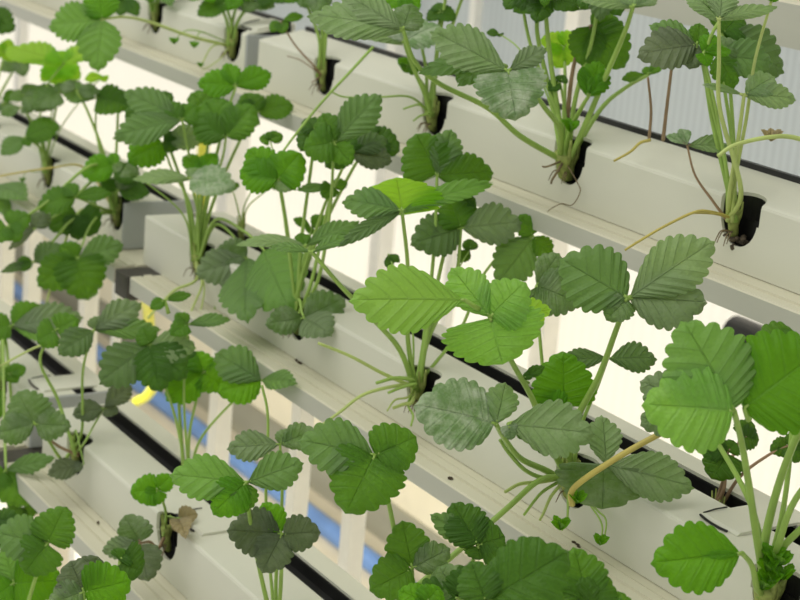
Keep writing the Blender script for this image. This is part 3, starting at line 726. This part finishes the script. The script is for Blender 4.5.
p.leaf((508, 424), [(596, 434, 50, 'dusty', (55, 0)), (512, 440, 16, 'dusty')], 'dusty', k=.10, th=55, nostalk=True)
p.leaf((526, 436), [(556, 452, 16), (516, 434, 8)], 'dark', k=.05, nostalk=True)
p.leaf((605, 464), [(602, 511, 88, 'grey', (80, 0)), (602, 414, 32), (696, 488, 42)], 'dusty', k=.07, th=62, via=[(575, 478)], r=.0018)
p.strand([(572, 505), (574, 488), (612, 461), (660, 434), (725, 404), (748, 391)], .09, .13, .0021, 'runner', r1=.0019, begin=False)
p.bud(577, 503, .09, .009, 'fresh')
p.leaf((522, 378), [(545, 366, 10), (533, 374, 8)], 'dark', k=.06, r=.001, nostalk=True)
p.strand([(540, 480), (505, 510), (450, 558), (410, 592)], .04, .10, .0020, 'stalk', r1=.0020)
p.strand([(545, 478), (525, 470), (508, 452), (500, 440)], .03, .06, .0017, 'stalk')
p.strand([(540, 482), (520, 484), (505, 492)], .03, .05, .0016, 'stalk_pale', 'cut_stalk')
p.strand([(545, 490), (535, 500), (524, 515)], .03, .05, .0013, 'stalk', 'cut_stalk')
p.strand([(552, 495), (544, 512), (540, 520)], .03, .04, .0013, 'stalk_pale', 'cut_stalk')
p.strand([(568, 500), (567, 520), (562, 530)], .03, .05, .0010, 'stalk'); p.bud(560, 530, .05, .010)
p.strand([(590, 505), (602, 525), (600, 545)], .03, .06, .0008, 'stalk'); p.bud(600, 545, .06, .008)
p.strand([(595, 508), (606, 520), (604, 540)], .03, .06, .0008, 'stalk')

p = Plant('B', 6, 'strawberry plant at the lower right corner with the largest fresh green leaves', 1.7)
p.leaf((734, 411), [(682, 319, 84, 'fresh', (60, 0)), (642, 404, 76, 'bright', (60, 0))], 'fresh', k=.09, th=60, via=[(757, 540), (748, 480), (741, 440)], r=.0023, fold=.14)
p.leaf((744, 408), [(828, 345, 92, 'fresh')], 'fresh', k=.085, th=60, nostalk=True)
p.leaf((742, 553), [(650, 563, 60), (700, 556, 8)], 'fresh', k=.06, th=58, via=[(757, 588), (752, 566)], r=.0020)
p.leaf((754, 418), [(750, 440, 4)], 'mid', k=.03, via=[(757, 500), (753, 450)], r=.0026) if False else None
p.leaf((690, 405), [(640, 380, 40), (640, 425, 42), (692, 440, 40), (752, 352, 50)], 'grey', k=-.02, th=55, r=.0018)
p.leaf((802, 340), [(752, 340, 30), (764, 366, 40)], 'mid', k=.0)
p.leaf((835, 455), [(820, 470, 30)], 'mid', k=.04, via=[(775, 555), (795, 500)], r=.0023)
p.leaf((820, 400), [(815, 380, 30)], 'mid', k=.04, via=[(765, 540), (780, 480), (800, 430)], r=.0026)
p.leaf((840, 500), [(850, 480, 30)], 'mid', k=.02, via=[(775, 560), (800, 530)], r=.0024)
p.leaf((812, 462), [(790, 470, 8)], 'mid', k=-.03, via=[(720, 484), (760, 465)], r=.0014, stalk='stalk_red', start=(-.05, .075, .02)) if False else None
for u, v in ((766, 572), (778, 566), (770, 584), (784, 580), (772, 560), (762, 590)): p.bud(u, v, .02, .011, 'fresh')

# ---- lowest visible tier
p = Plant('C', -1, 'strawberry plant at the left edge of the lowest tier, mostly cut by the frame', .9)
p.leaf((12, 326), [(40, 303, 26), (84, 316, 30, 'grey'), (-18, 330, 24), (58, 336, 18, 'fresh')], 'mid', k=.03, th=50, via=[(-5, 360), (4, 340)])
p.leaf((10, 374), [(0, 372, 12), (26, 366, 14), (18, 382, 12)], 'mid')
p.leaf((-8, 400), [(6, 396, 20), (-2, 420, 20)], 'mid', k=.04)
p.leaf((6, 470), [(26, 506, 38), (55, 458, 17), (-14, 490, 26)], 'mid', k=.08, th=60)
p.leaf((22, 505), [(44, 500, 26), (8, 520, 20)], 'dark', k=.05, th=60)

p = Plant('C', 0, 'strawberry plant in the upper-left open hole of the lowest gutter, greyish leaves', .9)
p.leaf((35, 424), [(17, 390, 42), (-5, 434, 28), (71, 426, 28)], 'grey', k=.05, th=62, via=[(62, 460), (48, 440)], r=.0016)
p.leaf((104, 408), [(72, 414, 20), (132, 384, 20), (119, 411, 14)], 'olive', k=.01, th=50, via=[(86, 440), (94, 425)], r=.0011)
p.leaf((84, 464), [(47, 474, 19), (70, 470, 10)], 'olive', k=.02, r=.0009)
p.leaf((94, 330), [(58, 354, 28, 'dark'), (142, 302, 26, 'grey'), (162, 329, 18, 'mid'), (104, 316, 18, 'grey')], 'mid', k=.04, th=50, via=[(82, 430), (83, 370)], r=.0014)
p.leaf((56, 330), [(78, 318, 26), (36, 342, 28)], 'mid', k=.03, via=[(74, 450), (58, 400), (40, 360)], r=.0017)
p.strand([(78, 455), (60, 447), (50, 440)], .02, .03, .0018, 'stalk_red')
p.strand([(60, 338), (30, 350), (0, 366)], .04, .05, .0013, 'stalk_pale', begin=False)

p = Plant('C', 1, 'strawberry plant in the lower open hole of the lowest gutter, with one withered brown leaf', .8)
p.leaf((158, 489), [(130, 492, 28), (172, 474, 18), (150, 506, 20)], 'fresh', k=.02, th=62, r=.0012)
p.leaf((141, 543), [(124, 515, 32), (101, 551, 20), (148, 582, 34, 'olive'), (126, 552, 16)], 'grey', k=.04, th=62, via=[(158, 548), (150, 542)], r=.0014, stalk='stalk_red')
p.leaf((178, 518), [(198, 514, 16), (186, 537, 14), (174, 530, 12)], 'withered', k=.01, th=50, fold=.6, r=.0008)
p = Plant('C', 14, 'tall-stemmed strawberry plant rising from the dark slot behind the lowest gutter', .9, P=atY(187, 470, ROWS['C'][0]+.057)+Vector((.010, 0, 0)))
p.leaf((262, 380), [(217, 392, 34, 'fresh'), (214, 352, 34), (296, 382, 18)], 'mid', k=.02, th=58, via=[(200, 440), (240, 395)], r=.0012)
p.leaf((204, 372), [(166, 400, 32), (224, 388, 30), (196, 350, 24)], 'fresh', k=-.01, th=60, via=[(190, 430)], r=.0014)
p.leaf((150, 344), [(98, 384, 40, 'dark'), (142, 326, 20, 'mid'), (196, 348, 30, 'pale'), (186, 378, 36, 'dark'), (160, 392, 40, 'dark')], 'mid', k=.01, th=60, via=[(176, 420)], r=.0014)
p.leaf((188, 324), [(231, 319, 13), (170, 334, 18), (176, 312, 12)], 'mid', k=.02, th=40, r=.0012, via=[(184, 400)])
p.leaf((176, 360), [(150, 372, 34), (200, 376, 32), (178, 392, 30)], 'dark', k=-.02, th=66, via=[(180, 420)])
p.leaf((165, 300), [(192, 294, 10), (150, 308, 12)], 'mid', k=.03, th=40, nostalk=True)

p = Plant('C', 2, 'strawberry plant just below the bottom edge left of centre, broad leaves over the lowest gutter', 1.1)
p.leaf((247, 482), [(168, 474, 40, 'fresh'), (304, 462, 34), (212, 514, 36, 'fresh'), (240, 514, 26)], 'mid', k=.08, th=56, via=[(262, 580), (250, 520)], r=.0017)
p.leaf((280, 444), [(226, 448, 26), (318, 430, 24), (290, 428, 16)], 'grey', k=.03, th=48, via=[(276, 580), (282, 500)], r=.0014)
p.leaf((282, 534), [(226, 530, 42), (321, 532, 32), (262, 573, 36), (262, 502, 26, 'fresh')], 'olive', k=.05, th=60, r=.0016)
p.leaf((246, 442), [(236, 436, 8)], 'mid') if False else None
p.leaf((62, 600), [(66, 560, 36, 'dark'), (100, 560, 34, 'dark'), (131, 584, 44)], 'fresh', k=.04, th=60, nostalk=True) if False else None
p.strand([(272, 590), (266, 500), (268, 420), (262, 385)], .0, .0, .0014, 'stalk')
p.strand([(285, 600), (268, 560), (225, 475), (222, 455)], .0, .0, .0010, 'stalk') if False else None

p = Plant('C', 3, 'strawberry plant below the bottom edge at centre, tall stem with a three-part leaf', 1.1)
p.leaf((375, 455), [(298, 440, 48), (418, 436, 46), (346, 512, 70), (404, 470, 30)], 'mid', k=.06, th=58, via=[(420, 690), (405, 590), (388, 500)], r=.0018)
p.leaf((412, 568), [(402, 520, 40), (369, 591, 42), (451, 548, 30, 'grey')], 'mid', k=.05, th=60, via=[(422, 680), (415, 610)], r=.0016)
p.leaf((478, 545), [(430, 514, 22, 'mid'), (452, 502, 40), (506, 536, 46), (480, 560, 44)], 'dark', k=.04, th=62, r=.0016)
p.leaf((460, 598), [(438, 566, 44, 'grey'), (480, 566, 40), (410, 592, 30)], 'dark', k=.06, th=58)
p.leaf((426, 602), [(398, 590, 24), (440, 586, 26), (420, 612, 20)], 'fresh', k=.09, th=50)

p = Plant('C', 4, 'mass of dark strawberry leaves under the middle rail at bottom centre', 1.2)
p.leaf((486, 602), [(570, 550, 66), (470, 560, 40)], 'dark', k=.05, th=58)
p.leaf((590, 612), [(574, 546, 46), (606, 572, 34), (560, 580, 40)], 'mid', k=.02, th=62)
p.leaf((525, 575), [(486, 572, 46), (540, 536, 40), (556, 572, 44)], 'dark', k=.0, th=60)
p.leaf((620, 620), [(618, 590, 26), (602, 594, 22)], 'mid', k=.02)

# ---- plants of the tier below, reaching into the bottom left corner
p = Plant('D', 0, 'strawberry plant rising from below into the bottom left corner', 1.0)
p.leaf((48, 543), [(-6, 532, 40), (66, 506, 40), (24, 574, 42)], 'mid', k=.05, th=60, r=.0018)
p.leaf((14, 583), [(4, 544, 26), (62, 580, 46), (-16, 604, 30)], 'fresh', k=.02, th=60)
p.leaf((-4, 520), [(14, 548, 34), (22, 520, 20)], 'dark', k=.0)
p.leaf((20, 600), [(-6, 574, 34), (40, 616, 34)], 'fresh', k=.0)
p = Plant('D', 1, 'strawberry plant rising from below at the lower left, leaf tops just above the bottom edge', 1.0)
p.leaf((84, 592), [(70, 560, 42, 'olive'), (132, 580, 46, 'fresh'), (48, 604, 30, 'grey')], 'dark', k=.05, th=60)
p.leaf((120, 560), [(142, 572, 40), (128, 550, 22)], 'dark', k=.02, th=66)
p.leaf((88, 574), [(66, 574, 24), (98, 556, 30)], 'olive', k=.03, th=60)

# ---- crumbs of dirt on the ledges
def crumb(u, v, row, n, sd):
    Y, Z, _ = ROWS[row]; z = CAMZ+Z-.0505; d = ray(u, v); t = (z-CAMZ)/d.z; c = CP+d*t; rr = random.Random(sd); bm = bmesh.new()
    for q in range(n):
        q_ = c+Vector((rr.uniform(-.006, .006)*(n > 1), rr.uniform(-.001, .001), .0006)); q_.z = z+.0006
        bmesh.ops.create_icosphere(bm, subdivisions=1, radius=rr.uniform(.0011, .0023), matrix=Matrix.Translation(q_) @ Matrix.Diagonal((1.2, .8, .7, 1)))
    me = D.meshes.new('crumb'); bm.to_mesh(me); bm.free()
    return me
for u, v, row, n, lab in ((718, 259, 'A', 1, 'dark crumb on the top rail below the big open hole'), (698, 264, 'A', 1, 'dark crumb on the top rail beside the pale grey-green leaflet tip'),
        (298, 362, 'B', 4, 'little heap of dark crumbs on the middle rail left of centre'), (452, 480, 'B', 2, 'dark crumbs on the middle rail under the dusty leaf'),
        (415, 446, 'B', 1, 'single dark crumb on the middle rail beside the green leaf tip'), (575, 545, 'B', 3, 'dark crumbs on the middle rail near the small green buds'),
        (304, 104, 'A', 1, 'dark crumb on the top rail near the gutter joint'), (99, 524, 'C', 2, 'brown crumbs on the lowest rail')):
    tag(link('dirt_crumb', crumb(u, v, row, n, int(u)), 'speck'), lab, 'dirt', 'crumbs of dirt on the rails')
